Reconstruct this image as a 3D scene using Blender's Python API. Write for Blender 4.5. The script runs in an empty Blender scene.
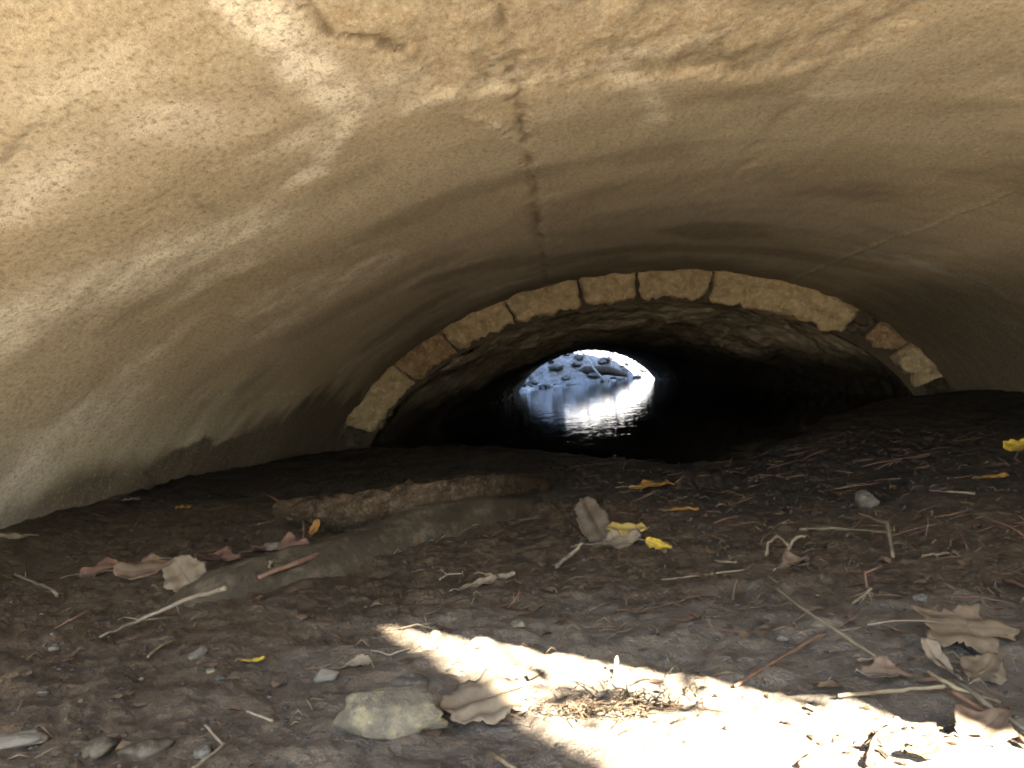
import bpy, math, random
import numpy as np
from mathutils import Vector, Matrix, Quaternion

random.seed(7)
rng = np.random.default_rng(11)
sc = bpy.context.scene
COL = sc.collection
R = math.radians

# ------------------------------------------------------------------ noise
_perm = np.random.default_rng(3).permutation(256)
_perm = np.concatenate([_perm, _perm, _perm])
_g = np.random.default_rng(4).normal(size=(256, 3))
_g /= np.linalg.norm(_g, axis=1)[:, None]
def pn(x, y, z=0.0):
    x, y, z = np.broadcast_arrays(np.asarray(x, float), np.asarray(y, float), np.asarray(z, float))
    xi, yi, zi = np.floor(x).astype(int), np.floor(y).astype(int), np.floor(z).astype(int)
    xf, yf, zf = x - xi, y - yi, z - zi
    f = lambda t: t * t * t * (t * (t * 6 - 15) + 10)
    u, v, w = f(xf), f(yf), f(zf)
    out = 0
    for dx in (0, 1):
        for dy in (0, 1):
            for dz in (0, 1):
                h = _perm[_perm[_perm[(xi + dx) & 255] + ((yi + dy) & 255)] + ((zi + dz) & 255)]
                g = _g[h]
                d = g[..., 0] * (xf - dx) + g[..., 1] * (yf - dy) + g[..., 2] * (zf - dz)
                out = out + d * (u if dx else 1 - u) * (v if dy else 1 - v) * (w if dz else 1 - w)
    return out * 1.6
def fbm(x, y, z=0.0, octv=4, gain=0.5):
    s, a, f = 0, 1, 1
    for k in range(octv):
        s = s + a * pn(np.asarray(x) * f + 17.3 * k, np.asarray(y) * f + 5.1 * k, np.asarray(z) * f + 9.7 * k)
        a *= gain; f *= 2.03
    return s
def sstep(a, b, x):
    t = np.clip((np.asarray(x, float) - a) / (b - a), 0, 1)
    return t * t * (3 - 2 * t)

# ------------------------------------------------------------------ camera
CAM = Vector((0, 0, 0.5)); F = 800.0
def setup_cam():
    roll = R(5.5)
    c, s = math.cos(roll), math.sin(roll)
    # unrolled: right=+X, up=+Z, back=-Y ; picture rolled so the horizon climbs to the right
    r = Vector((c, 0, -s)); u = Vector((s, 0, c)); b = Vector((0, -1, 0))
    M0 = Matrix((r, u, b)).transposed()
    v = (M0 @ Vector(((563 - 512) / F, (384 - 372) / F, -1))).normalized()
    return v.rotation_difference(Vector((0, 1, 0))).to_matrix() @ M0
MC = setup_cam()
def ray(px, py):
    return (MC @ Vector(((px - 512) / F, (384 - py) / F, -1))).normalized()
cd = bpy.data.cameras.new('camera'); cam = bpy.data.objects.new('camera', cd); COL.objects.link(cam)
cam.matrix_world = Matrix.Translation(CAM) @ MC.to_4x4()
cd.lens = 36 * F / 1024; cd.sensor_width = 36; cd.clip_start = 0.02; cd.clip_end = 2000
sc.camera = cam

# ------------------------------------------------------------------ object helpers
def tag(o, label=None, cat=None, group=None, kind=None):
    for k, v in (('label', label), ('category', cat), ('group', group), ('kind', kind)):
        if v: o[k] = v
    return o
def empty(name, loc=(0, 0, 0)):
    o = bpy.data.objects.new(name, None); o.location = loc; o.empty_display_size = .05
    COL.objects.link(o); return o
def mesh_obj(name, V, Fc, mat=None, parent=None, smooth=True, attrs=None, loc=None):
    """V world coords; loc: the object's origin (V is made relative to it)."""
    V = np.asarray(V, float).reshape(-1, 3)
    base = Vector(loc) if loc is not None else (Vector(parent.location) if parent is not None and parent.parent is None else Vector((0, 0, 0)))
    if parent is not None and parent.parent is not None: base = Vector(parent.parent.location) + Vector(parent.location)
    V = V - np.array(base)
    me = bpy.data.meshes.new(name)
    Fc = np.asarray(Fc) if not isinstance(Fc, list) else Fc
    if isinstance(Fc, np.ndarray):
        n = Fc.shape[1]
        me.vertices.add(len(V)); me.vertices.foreach_set('co', V.astype(np.float32).ravel())
        me.loops.add(Fc.size); me.loops.foreach_set('vertex_index', Fc.astype(np.int32).ravel())
        me.polygons.add(len(Fc)); me.polygons.foreach_set('loop_start', np.arange(0, Fc.size, n, dtype=np.int32))
        me.update(calc_edges=True)
    else:
        me.from_pydata([tuple(v) for v in V], [], Fc)
    me.validate()
    me.polygons.foreach_set('use_smooth', [smooth] * len(me.polygons))
    if attrs:
        for k, a in attrs.items():
            at = me.attributes.new(k, 'FLOAT', 'POINT'); at.data.foreach_set('value', np.asarray(a, np.float32).ravel())
    if mat: me.materials.append(mat)
    o = bpy.data.objects.new(name, me); COL.objects.link(o)
    if parent is not None: o.parent = parent
    else: o.location = base
    return o
def grid_faces(nu, nv, flip=False):
    i = np.arange((nu - 1) * (nv - 1)); r, c = i // (nv - 1), i % (nv - 1)
    a = r * nv + c
    q = np.stack([a, a + 1, a + nv + 1, a + nv], 1)
    return q[:, ::-1] if flip else q
class MB:
    def __init__(s): s.V = []; s.F = []
    def add(s, V, Fc):
        n = len(s.V); s.V += [tuple(v) for v in V]; s.F += [tuple(int(i) + n for i in f) for f in Fc]
    def tube(s, P, rad, seg=6, jit=0.0, cap=True):
        P = [Vector(p) for p in P]; n0 = len(s.V)
        if not hasattr(rad, '__len__'): rad = [rad] * len(P)
        up = Vector((0.13, 0.21, 0.97))
        for k, p in enumerate(P):
            d = (P[min(k + 1, len(P) - 1)] - P[max(k - 1, 0)]).normalized()
            a = d.cross(up)
            if a.length < 1e-3: a = d.cross(Vector((1, 0, 0)))
            a.normalize(); b = d.cross(a)
            for j in range(seg):
                t = 2 * math.pi * j / seg; rr = rad[k] * (1 + jit * random.uniform(-1, 1))
                s.V.append(tuple(p + a * math.cos(t) * rr + b * math.sin(t) * rr))
        for k in range(len(P) - 1):
            for j in range(seg):
                a0 = n0 + k * seg + j; a1 = n0 + k * seg + (j + 1) % seg
                s.F.append((a0, a1, a1 + seg, a0 + seg))
        if cap:
            s.F.append(tuple(n0 + j for j in reversed(range(seg))))
            s.F.append(tuple(n0 + (len(P) - 1) * seg + j for j in range(seg)))
    def box(s, lo, hi):
        x0, y0, z0 = lo; x1, y1, z1 = hi
        s.add([(x0, y0, z0), (x1, y0, z0), (x1, y1, z0), (x0, y1, z0), (x0, y0, z1), (x1, y0, z1), (x1, y1, z1), (x0, y1, z1)],
              [(0, 3, 2, 1), (4, 5, 6, 7), (0, 1, 5, 4), (1, 2, 6, 5), (2, 3, 7, 6), (3, 0, 4, 7)])
    def build(s, name, mat, parent=None, smooth=True, loc=None):
        return mesh_obj(name, s.V, s.F, mat, parent, smooth, loc=loc)

# ------------------------------------------------------------------ materials
class NT:
    def __init__(s, name):
        s.m = bpy.data.materials.new(name); s.m.use_nodes = True; s.t = s.m.node_tree
        s.b = s.t.nodes['Principled BSDF']
    def n(s, typ, **kw):
        nd = s.t.nodes.new(typ)
        for k, v in kw.items():
            if k.startswith('i_'):
                nd.inputs[k[2:].replace('_', ' ')].default_value = v
            else: setattr(nd, k, v)
        return nd
    def l(s, a, b): s.t.links.new(a, b); return b
    def coord(s, scale=(1, 1, 1), uv=None):
        mp = s.n('ShaderNodeMapping'); mp.inputs['Scale'].default_value = scale
        if uv:
            a = s.n('ShaderNodeAttribute', attribute_name=uv); s.l(a.outputs['Vector'], mp.inputs[0])
        else:
            g = s.n('ShaderNodeTexCoord'); s.l(g.outputs['Object'], mp.inputs[0])
        return mp.outputs[0]
    def noise(s, co, scale, detail=5, rough=.6, dist=0.0):
        nd = s.n('ShaderNodeTexNoise'); nd.inputs['Scale'].default_value = scale; nd.inputs['Detail'].default_value = detail
        nd.inputs['Roughness'].default_value = rough; nd.inputs['Distortion'].default_value = dist
        s.l(co, nd.inputs['Vector']); return nd.outputs['Fac']
    def vor(s, co, scale, feature='F1', out='Distance'):
        nd = s.n('ShaderNodeTexVoronoi'); nd.feature = feature; nd.inputs['Scale'].default_value = scale
        s.l(co, nd.inputs['Vector']); return nd.outputs[out]
    def ramp(s, f, *stops):
        nd = s.n('ShaderNodeValToRGB'); e = nd.color_ramp.elements
        while len(e) < len(stops): e.new(.5)
        for i, (p, c) in enumerate(stops):
            e[i].position = p
            c = (c, c, c) if not hasattr(c, '__len__') else c
            e[i].color = (*c, 1)
        s.l(f, nd.inputs[0]); return nd.outputs[0]
    def mix(s, f, a, b, blend='MIX'):
        nd = s.n('ShaderNodeMix', data_type='RGBA', blend_type=blend)
        for i, v in ((0, f), (6, a), (7, b)):
            if isinstance(v, bpy.types.NodeSocket): s.l(v, nd.inputs[i])
            elif i == 0: nd.inputs[0].default_value = v
            else: nd.inputs[i].default_value = (*v, 1)
        return nd.outputs[2]
    def math(s, op, a, b=0.0, clamp=False):
        nd = s.n('ShaderNodeMath', operation=op, use_clamp=clamp)
        for i, v in ((0, a), (1, b)):
            if isinstance(v, bpy.types.NodeSocket): s.l(v, nd.inputs[i])
            else: nd.inputs[i].default_value = v
        return nd.outputs[0]
    def attr(s, name): return s.n('ShaderNodeAttribute', attribute_name=name).outputs['Fac']
    def bump(s, h, strength=.5, dist=.01, prev=None):
        nd = s.n('ShaderNodeBump'); nd.inputs['Strength'].default_value = strength; nd.inputs['Distance'].default_value = dist
        s.l(h, nd.inputs['Height'])
        if prev: s.l(prev, nd.inputs['Normal'])
        return nd.outputs[0]
    def done(s, col=None, rough=.8, normal=None, spec=None):
        if isinstance(col, bpy.types.NodeSocket): s.l(col, s.b.inputs['Base Color'])
        elif col: s.b.inputs['Base Color'].default_value = (*col, 1)
        if isinstance(rough, bpy.types.NodeSocket): s.l(rough, s.b.inputs['Roughness'])
        else: s.b.inputs['Roughness'].default_value = rough
        if normal: s.l(normal, s.b.inputs['Normal'])
        if spec is not None: s.b.inputs['Specular IOR Level'].default_value = spec
        return s.m

def m_concrete():
    s = NT('concrete_vault')
    # 'suv' = (arc metres, metres along the culvert): streaks run down the curve of the vault
    co = s.coord((1, 1, 1), 'suv'); st = s.coord((.6, 1.7, 1), 'suv'); st2 = s.coord((1.2, 3.6, 1), 'suv')
    cl = s.coord((1, .66, 1), 'suv'); big = s.noise(co, .9, 5, .55); mid = s.noise(cl, 6, 7, .7); fine = s.noise(cl, 60, 6, .8); grit = s.noise(cl, 240, 3, .7)
    strk = s.noise(st, 1.5, 6, .62, .6); strk2 = s.noise(st2, 3.0, 5, .65, .4)
    c = s.mix(s.ramp(big, (.3, 0), (.7, 1)), (.415, .352, .243), (.515, .455, .338))
    c = s.mix(s.ramp(mid, (.35, 0), (.75, .35)), c, (.42, .325, .22))
    c = s.mix(s.ramp(strk, (.5, 0), (.76, .45)), c, (.33, .25, .165))
    c = s.mix(s.ramp(strk2, (.56, 0), (.78, .4)), c, (.62, .54, .40))
    gy = s.attr('grey')
    c = s.mix(s.math('MULTIPLY', gy, s.ramp(strk2, (.3, .35), (.6, 1))), c, (.46, .43, .31))
    w = s.attr('white'); wn = s.ramp(s.noise(s.coord((1, .7, 1), 'suv'), 13, 8, .82), (.37, .05), (.53, 1))
    c = s.mix(s.math('MULTIPLY', w, wn), c, (.84, .79, .66))
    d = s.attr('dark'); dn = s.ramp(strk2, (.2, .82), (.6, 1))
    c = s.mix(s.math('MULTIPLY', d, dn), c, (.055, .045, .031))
    rgh = s.attr('rough')
    c = s.mix(s.math('MULTIPLY', rgh, s.ramp(s.noise(cl, 22, 6, .75), (.46, 0), (.62, .8))), c, (.33, .245, .145))
    c = s.mix(s.math('MULTIPLY', rgh, s.ramp(s.noise(cl, 31, 6, .78), (.55, 0), (.66, .75))), c, (.68, .56, .38))
    cr = s.attr('crack')
    c = s.mix(s.math('MULTIPLY', cr, s.ramp(s.noise(co, 40, 4, .7), (.3, .4), (.6, .95))), c, (.12, .08, .048))
    c = s.mix(s.ramp(fine, (.36, .85), (.49, 0)), c, (.20, .145, .088))
    c = s.mix(s.ramp(fine, (.55, 0), (.68, .75)), c, (.72, .62, .46))
    c = s.mix(s.ramp(s.noise(cl, 150, 3, .8), (.38, .45), (.5, 0)), c, (.26, .195, .125))
    # small blow holes
    v = s.vor(co, 38); pit = s.ramp(v, (.05, 1), (.13, 0)); sel = s.ramp(s.noise(co, 9, 3, .6), (.56, 0), (.62, 1))
    pit = s.math('MULTIPLY', pit, sel)
    c = s.mix(s.math('MULTIPLY', pit, .8), c, (.08, .055, .035))
    nb = s.bump(fine, .55, .006); nb = s.bump(grit, .35, .002, nb); nb = s.bump(strk2, .3, .006, nb)
    nb = s.bump(s.math('MULTIPLY', pit, -1.0), .8, .006, nb)
    return s.done(c, .85, nb, .25)
def m_mud():
    s = NT('mud_and_sand')
    co = s.coord(); a = s.noise(co, 2.3, 6, .6); b = s.noise(co, 21, 7, .74, .4); g = s.noise(co, 110, 4, .75)
    v = s.vor(co, 60, 'F1', 'Color'); 
    wet = s.mix(s.ramp(a, (.35, 0), (.7, 1)), (.020, .012, .0052), (.045, .0285, .0132))
    wet = s.mix(s.ramp(b, (.42, 0), (.66, .75)), wet, (.086, .058, .030))
    wet = s.mix(s.ramp(b, (.3, .7), (.44, 0)), wet, (.007, .0045, .0028))
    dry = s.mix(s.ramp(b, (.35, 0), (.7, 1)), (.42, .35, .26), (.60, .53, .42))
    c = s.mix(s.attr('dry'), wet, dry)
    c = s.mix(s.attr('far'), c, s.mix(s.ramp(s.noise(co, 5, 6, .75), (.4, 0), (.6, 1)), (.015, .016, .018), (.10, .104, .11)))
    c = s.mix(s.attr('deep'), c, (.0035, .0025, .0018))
    c = s.mix(s.ramp(g, (.58, 0), (.72, .55)), c, (.11, .083, .053))
    sp = s.mix(s.math('MULTIPLY', s.ramp(s.vor(co, 85), (.1, 1), (.2, 0)), s.ramp(s.noise(co, 12, 3, .6), (.52, 0), (.6, .8))), c, (.10, .083, .058))
    nb = s.bump(b, 1.0, .03); nb = s.bump(g, .9, .007, nb)
    ro = s.ramp(a, (.3, .30), (.65, .62))
    return s.done(sp, ro, nb, .3)
def m_simple(name, c0, c1, scale=8, rough=.8, bstr=.5, bdist=.01, c2=None, stretch=(1, 1, 1), spec=.15, speck=None):
    s = NT(name); co = s.coord(stretch); a = s.noise(co, scale, 6, .65); f = s.noise(co, scale * 7, 5, .7)
    c = s.mix(s.ramp(a, (.33, 0), (.68, 1)), c0, c1)
    if c2: c = s.mix(s.ramp(s.noise(co, scale * 2.3, 5, .7), (.5, 0), (.64, .85)), c, c2)
    c = s.mix(s.ramp(f, (.3, .5), (.48, 0)), c, tuple(x * .45 for x in c0))
    if speck: c = s.mix(s.ramp(f, (.6, 0), (.7, .8)), c, speck)
    nb = s.bump(a, bstr, bdist); nb = s.bump(f, bstr, bdist * .25, nb)
    return s.done(c, rough, nb, spec)
def m_leaf(name, c0, c1, spot, trans=.0):
    s = NT(name); co = s.coord(); a = s.noise(co, 22, 5, .6); f = s.noise(co, 130, 4, .7)
    c = s.mix(s.ramp(a, (.35, 0), (.65, 1)), c0, c1)
    c = s.mix(s.ramp(f, (.56, 0), (.68, .8)), c, spot)
    v = s.attr('vein'); c = s.mix(s.math('MULTIPLY', v, .6), c, tuple(x * .5 for x in c0))
    return s.done(c, .75, s.bump(a, .4, .004), .15)
def m_water():
    s = NT('creek_water'); co = s.coord((1, .55, 1)); a = s.noise(co, 3.2, 3, .5); b = s.noise(co, 17, 3, .5)
    nb = s.bump(a, .5, .010); nb = s.bump(b, .5, .003, nb)
    s.b.inputs['IOR'].default_value = 1.33
    return s.done((.006, .007, .005), .02, nb, .5)

def m_oldvault():
    m = m_simple('old_vault_masonry', (.14, .115, .08), (.29, .245, .17), 2.2, .8, .8, .03, (.38, .33, .235), (1, 1.9, 1))
    t = m.node_tree; b = t.nodes['Principled BSDF']; src = b.inputs['Base Color'].links[0].from_socket
    a = t.nodes.new('ShaderNodeAttribute'); a.attribute_name = 'damp_dark'; mx = t.nodes.new('ShaderNodeMix'); mx.data_type = 'RGBA'
    t.links.new(a.outputs['Fac'], mx.inputs[0]); t.links.new(src, mx.inputs[6]); mx.inputs[7].default_value = (.02, .016, .011, 1)
    t.links.new(mx.outputs[2], b.inputs['Base Color']); return m
M = dict(
    concrete=m_concrete(), mud=m_mud(), water=m_water(),
    face=m_simple('ring_stone', (0.1620, 0.1188, 0.0675), (0.2700, 0.2160, 0.1323), 9, .85, .7, .02, (0.3240, 0.2700, 0.1782), speck=(0.0864, 0.0648, 0.0432)),
    face2=m_simple('ring_stone_brown', (0.1008, 0.0630, 0.0353), (0.1915, 0.1361, 0.0781), 11, .85, .7, .02, (0.2419, 0.1814, 0.1058)),
    damp_dark=m_simple('ring_stone_damp', (0.0158, 0.0132, 0.0095), (0.0473, 0.0394, 0.0268), 7, .7, .7, .02, (0.0662, 0.0567, 0.0378)),
    oldvault=m_oldvault(),
    backing=m_simple('joint_backing', (0.0300, 0.0240, 0.0162), (0.0540, 0.0420, 0.0288), 12, .95),
    plain=m_simple('outer_concrete', (.30, .26, .19), (.42, .37, .28), 2, .9, .4, .01),
    earth=m_simple('embankment_earth', (.10, .08, .045), (.20, .16, .09), .8, .95, .6, .05, (.09, .10, .04)),
    mudlog=m_simple('mud_coated_wood', (.019, .0145, .0085), (.036, .027, .0165), 6, .75, .9, .012, stretch=(1.3, 1, 1), c2=(.062, .048, .031), spec=.1),
    bark=m_simple('muddy_bark', (.014, .009, .005), (.040, .027, .015), 16, .9, .9, .02, (.065, .045, .028), speck=(.10, .075, .045), spec=.05),
    twig=m_simple('pale_twig', (0.0686, 0.0515, 0.0313), (0.1141, 0.0911, 0.0598), 30, .7, .4, .003),
    redtwig=m_simple('reddish_twig', (0.0535, 0.0264, 0.0158), (0.1063, 0.0614, 0.0350), 30, .75, .4, .003),
    straw=m_simple('straw', (0.0640, 0.0455, 0.0238), (0.1162, 0.0917, 0.0528), 14, .7, .3, .002, (0.0416, 0.0238, 0.0125)),
    stone=m_simple('grey_stone', (0.0296, 0.0237, 0.0169), (0.0507, 0.0422, 0.0296), 22, .85, .6, .008, (0.0786, 0.0706, 0.0523)),
    ystone=m_simple('yellow_grey_stone', (0.0467, 0.0382, 0.0255), (0.0808, 0.0663, 0.0425), 16, .85, .9, .012, (0.1190, 0.0978, 0.0510), speck=(0.1615, 0.1403, 0.0935)),
    pstone=m_simple('pale_stone', (0.0572, 0.0471, 0.0320), (0.0842, 0.0707, 0.0505), 24, .85, .4, .005),
    gravel=m_simple('gravel', (0.0146, 0.0115, 0.0083), (0.0368, 0.0305, 0.0226), 9, .8, .4, .004, (0.0638, 0.0554, 0.0416)),
    dleaf=m_leaf('dry_tan_leaf', (0.0758, 0.0557, 0.0334), (0.1113, 0.0847, 0.0535), (0.0446, 0.0267, 0.0134)),
    bleaf=m_leaf('brown_leaf', (0.0561, 0.0363, 0.0211), (0.0924, 0.0607, 0.0363), (0.0264, 0.0165, 0.0099)),
    rleaf=m_leaf('red_brown_leaf', (0.0561, 0.0277, 0.0165), (0.0924, 0.0515, 0.0317), (0.0330, 0.0165, 0.0099)),
    yleaf=m_leaf('yellow_leaf', (0.1945, 0.1234, 0.0112), (0.2468, 0.1720, 0.0224), (0.1047, 0.0524, 0.0112)),
    oleaf=m_leaf('orange_leaf', (0.1472, 0.0653, 0.0145), (0.1881, 0.0983, 0.0205), (0.0739, 0.0284, 0.0079)),
    mleaf=m_leaf('mustard_leaf', (.11, .075, .018), (.17, .12, .03), (.05, .03, .012)),
    dkleaf=m_leaf('dark_grey_leaf', (.026, .018, .010), (.045, .032, .019), (.015, .01, .006)),
    gleaf=m_leaf('grey_brown_leaf', (.055, .038, .021), (.085, .061, .036), (.03, .02, .012)),
    litter=m_simple('leaf_crumbs', (0.0284, 0.0165, 0.0099), (0.0653, 0.0389, 0.0224), 12, .8, .3, .003, (0.1102, 0.0779, 0.0409)),
    snag=m_simple('weathered_wood', (0.0924, 0.0858, 0.0792), (0.1584, 0.1518, 0.1386), 8, .8, .6, .02),
    darkwood=m_simple('dark_wood', (0.0132, 0.0112, 0.0092), (0.0330, 0.0277, 0.0218), 8, .85, .6, .02),
    rock=m_simple('creek_rock', (0.0264, 0.0264, 0.0264), (0.0570, 0.0570, 0.0560), 3, .85, .7, .04, (0.0808, 0.0786, 0.0739)),
    treebark=m_simple('tree_bark', (0.054, 0.042, 0.030), (0.120, 0.096, 0.072), 10, .9, .8, .03, stretch=(1, 1, .25)),
    brush=m_simple('dry_brush', (0.0990, 0.0726, 0.0429), (0.1518, 0.1188, 0.0726), 6, .8, .3, .004),
)

# ------------------------------------------------------------------ vault geometry (metres; camera at x=0, y=0)
CXN, AN, BN, ZCN, YR = .68, 3.15, 2.01, -.60, 8.0          # concrete vault: an ellipse, ends against the stone ring at y = YR
def ymouth(x):
    x = np.asarray(x, float); return np.where(x > .15, .67 - .66 * x, .571 - .28 * (x - .15))    # skewed mouth line
def prof_n(t, off=0.0): return CXN + (AN + off) * np.cos(t), ZCN + (BN + off) * np.sin(t)
LEX = 28.9
def prof_old(t, y, off=0.0):
    k = sstep(YR, YR + 13, y)
    a = (AN - .28) * (1 - k) + 2.66 * k; b = (BN - .28) * (1 - k) + 2.09 * k
    zc = ZCN * (1 - k) + (-.90) * k; cx = CXN * (1 - k) + .80 * k
    off = off - .20 * sstep(YR, YR + 2.6, y) * (1 - sstep(YR + 3, YR + 12, y))
    return cx + (a + off) * np.cos(t), zc + (b + off) * np.sin(t)
def hit_vault(px, py):
    d = ray(px, py); dx, dz = d.x / d.y, d.z / d.y
    A = (dx / AN) ** 2 + (dz / BN) ** 2; zc = ZCN - CAM.z
    B = -2 * (CXN * dx / AN ** 2 + zc * dz / BN ** 2); C = (CXN / AN) ** 2 + (zc / BN) ** 2 - 1
    Y = (-B + math.sqrt(max(B * B - 4 * A * C, 0))) / (2 * A)
    x, z = dx * Y, dz * Y + CAM.z
    return math.atan2((z - ZCN) / BN, (x - CXN) / AN), Y
# arc length table
_tt = np.linspace(0, math.pi, 2001); _x, _z = prof_n(_tt)
_s = np.concatenate([[0], np.cumsum(np.hypot(np.diff(_x), np.diff(_z)))])
def arc(t): return np.interp(t, _tt, _s)
def sv(px, py): t, Y = hit_vault(px, py); return float(arc(t)), Y

def seg_dist(S, Yv, pts):
    d = np.full(S.shape, 1e9); par = np.zeros(S.shape)
    for i in range(len(pts) - 1):
        ax, ay = pts[i][:2]; bx, by = pts[i + 1][:2]; vx, vy = bx - ax, by - ay
        k = np.clip(((S - ax) * vx + (Yv - ay) * vy) / (vx * vx + vy * vy + 1e-12), 0, 1)
        dd = np.hypot(S - ax - k * vx, Yv - ay - k * vy)
        m = dd < d; d = np.where(m, dd, d); par = np.where(m, i + k, par)
    return d, par
def in_poly(S, Yv, pts):
    ins = np.zeros(S.shape, bool); n = len(pts)
    for i in range(n):
        x1, y1 = pts[i]; x2, y2 = pts[(i + 1) % n]
        c = ((y1 > Yv) != (y2 > Yv)) & (S < (x2 - x1) * (Yv - y1) / (y2 - y1 + 1e-12) + x1)
        ins ^= c
    return ins

def build_vault():
    root = empty('concrete_vault', (CXN, 4.0, 0))
    tag(root, 'low tan concrete arch vault with seams and white stains overhead in the foreground', 'vault')
    t0, t1 = math.asin((-.25 - ZCN) / BN) * .7, math.pi - math.asin((-.25 - ZCN) / BN) * .7
    s0, s1 = arc(t0), arc(t1)
    nu, nv = 430, 460
    S = np.linspace(s0, s1, nu); T = np.interp(S, _s, _tt)
    K = np.linspace(0, 1, nv) ** 1.25
    Tg = np.repeat(T[:, None], nv, 1); Sg = np.repeat(S[:, None], nv, 1)
    xm, _ = prof_n(Tg); ym = ymouth(xm); Yg = ym + (YR - ym) * K[None, :]
    # warp so drawn shapes get ragged borders
    wS = Sg + .035 * fbm(Sg * 7, Yg * 4, 1) + .014 * fbm(Sg * 40, Yg * 22, 2, 2)
    wY = Yg + .045 * fbm(Sg * 7, Yg * 4, 5) + .03 * fbm(Sg * 40, Yg * 22, 6, 2)
    P = lambda L: [sv(*p) for p in L]
    def line(pts, wpx, soft=1.0):
        q = P([p[:2] for p in pts]); d, par = seg_dist(wS, wY, q)
        ws = [p[2] if len(p) > 2 else wpx for p in pts]
        wm = np.interp(par, range(len(ws)), ws); Ym = np.interp(par, range(len(q)), [k[1] for k in q])
        w = wm * Ym / F * 1.25
        return 1 - sstep(.35, 1.0 + .25 * soft, d / w)
    def area(pts, feather=.08):
        q = P(pts); d, _ = seg_dist(wS, wY, q + q[:1]); ins = in_poly(wS, wY, q)
        return sstep(-feather, feather, np.where(ins, d, -d))
    mx = np.maximum
    white = line([(235, -10, 16), (270, 22, 20), (300, 60, 20), (330, 92, 20), (352, 112, 15), (345, 130, 9), (322, 150, 10), (308, 180, 12)], 16)
    for pts, w, k in (([(150, 266), (200, 246), (240, 234)], 22, .75), ([(-10, 335), (45, 305), (95, 285)], 22, .7), ([(270, 300), (330, 282), (370, 268)], 15, .45),
                      ([(180, 290), (235, 268)], 10, .4), ([(505, 88), (560, 78), (610, 66)], 8, .6), ([(620, 60), (700, 45)], 8, .5), ([(820, 95), (880, 85)], 9, .35),
                      ([(880, 255), (940, 270), (1010, 292)], 7, .55), ([(925, 300), (1000, 318)], 6, .4), ([(620, 75), (660, 95), (655, 120)], 5, .5),
                      ([(400, 75), (420, 105)], 9, .5), ([(0, 200), (40, 180)], 26, .5), ([(40, 90), (120, 70)], 18, .3), ([(150, 120), (240, 125)], 14, .45),
                      ([(10, 500), (60, 430), (110, 415)], 16, .5), ([(240, 340), (290, 320)], 10, .4)):
        white = mx(white, k * 1.3 * line(pts, w * 1.5, 5))
    main = line([(235, -10, 18), (270, 22, 22), (300, 60, 22), (330, 92, 22), (352, 112, 17), (345, 130, 11), (322, 150, 12), (308, 180, 14)], 16, 2)
    patch = sstep(.25, .75, fbm(Sg * .9, Yg * 1.7, 34, 5) ) * sstep(3.6, 5.2, Sg) * .55
    white = mx(white, patch); white = np.clip(white * (.8 + .8 * fbm(Sg * 4, Yg * 7, 3)), 0, 1)
    white = mx(white, main * .95)
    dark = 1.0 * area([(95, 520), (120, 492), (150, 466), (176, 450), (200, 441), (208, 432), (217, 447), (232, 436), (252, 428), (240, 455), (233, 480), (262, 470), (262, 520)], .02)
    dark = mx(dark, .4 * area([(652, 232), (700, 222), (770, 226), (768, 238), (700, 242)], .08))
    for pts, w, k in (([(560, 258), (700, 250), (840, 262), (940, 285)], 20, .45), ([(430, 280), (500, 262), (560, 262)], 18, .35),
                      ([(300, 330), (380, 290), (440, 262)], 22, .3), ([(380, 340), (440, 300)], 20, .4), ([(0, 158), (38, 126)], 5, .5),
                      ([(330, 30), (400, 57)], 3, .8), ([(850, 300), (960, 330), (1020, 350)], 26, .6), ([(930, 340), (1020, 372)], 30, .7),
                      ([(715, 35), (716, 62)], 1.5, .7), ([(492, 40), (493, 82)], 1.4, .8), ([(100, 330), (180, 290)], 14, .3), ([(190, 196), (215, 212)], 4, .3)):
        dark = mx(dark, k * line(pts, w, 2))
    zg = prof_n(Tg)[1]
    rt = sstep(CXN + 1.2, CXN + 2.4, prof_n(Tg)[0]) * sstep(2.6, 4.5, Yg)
    damp_dark = 1 - sstep(.10, 0.30 + .95 * rt, zg - .25 * rt - .26 * sstep(4.2, 6.5, Yg) + .12 * fbm(Sg * 1.4, Yg * 3.2, 7, 3) - .04)  # damp base line; the rise at right and deeper in is painted shade
    dark = mx(dark, .93 * damp_dark * sstep(2.4, 3.4, Yg))
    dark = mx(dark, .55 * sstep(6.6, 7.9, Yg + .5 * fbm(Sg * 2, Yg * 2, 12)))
    dark = mx(dark, .5 * sstep(.0, .8, fbm(Sg * 1.1, Yg * 2.0, 35, 5)) * (1 - sstep(2.6, 3.8, Sg)) * sstep(1.5, 3.5, Yg))
    dark = mx(dark, .35 * sstep(.3, .9, fbm(Sg * .8, Yg * 1.6, 36, 5)))
    grey = np.clip((1 - sstep(.2, .8, zg)) * sstep(4.5, 5.2, Sg), 0, 1) * .9
    rough = area([(262, -20), (335, 33), (402, 58), (425, 92), (520, 95), (640, 80), (760, 78), (900, 40), (960, -30)], .05)
    rough = mx(rough, .5 * line([(512, 95), (523, 130), (533, 190), (540, 240)], 7, 1))
    rough = mx(rough, .5 * line([(880, 0), (840, 50), (795, 105), (745, 165)], 9, 2))
    seam = line([(503, -20, 5), (508, 30, 4), (514, 80, 4), (522, 118, 4.5), (530, 160, 4.5), (537, 210, 3), (543, 250, 2.2), (547, 284, 2)], 3, .6)
    brk = sstep(-.35, .25, fbm(Sg * 30, Yg * 5, 13, 3))
    crack = mx(.75 * seam * (.35 + .65 * brk), .14 * line([(880, 0), (840, 50), (795, 105), (745, 165), (690, 225)], 3, .6) * brk)
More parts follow.
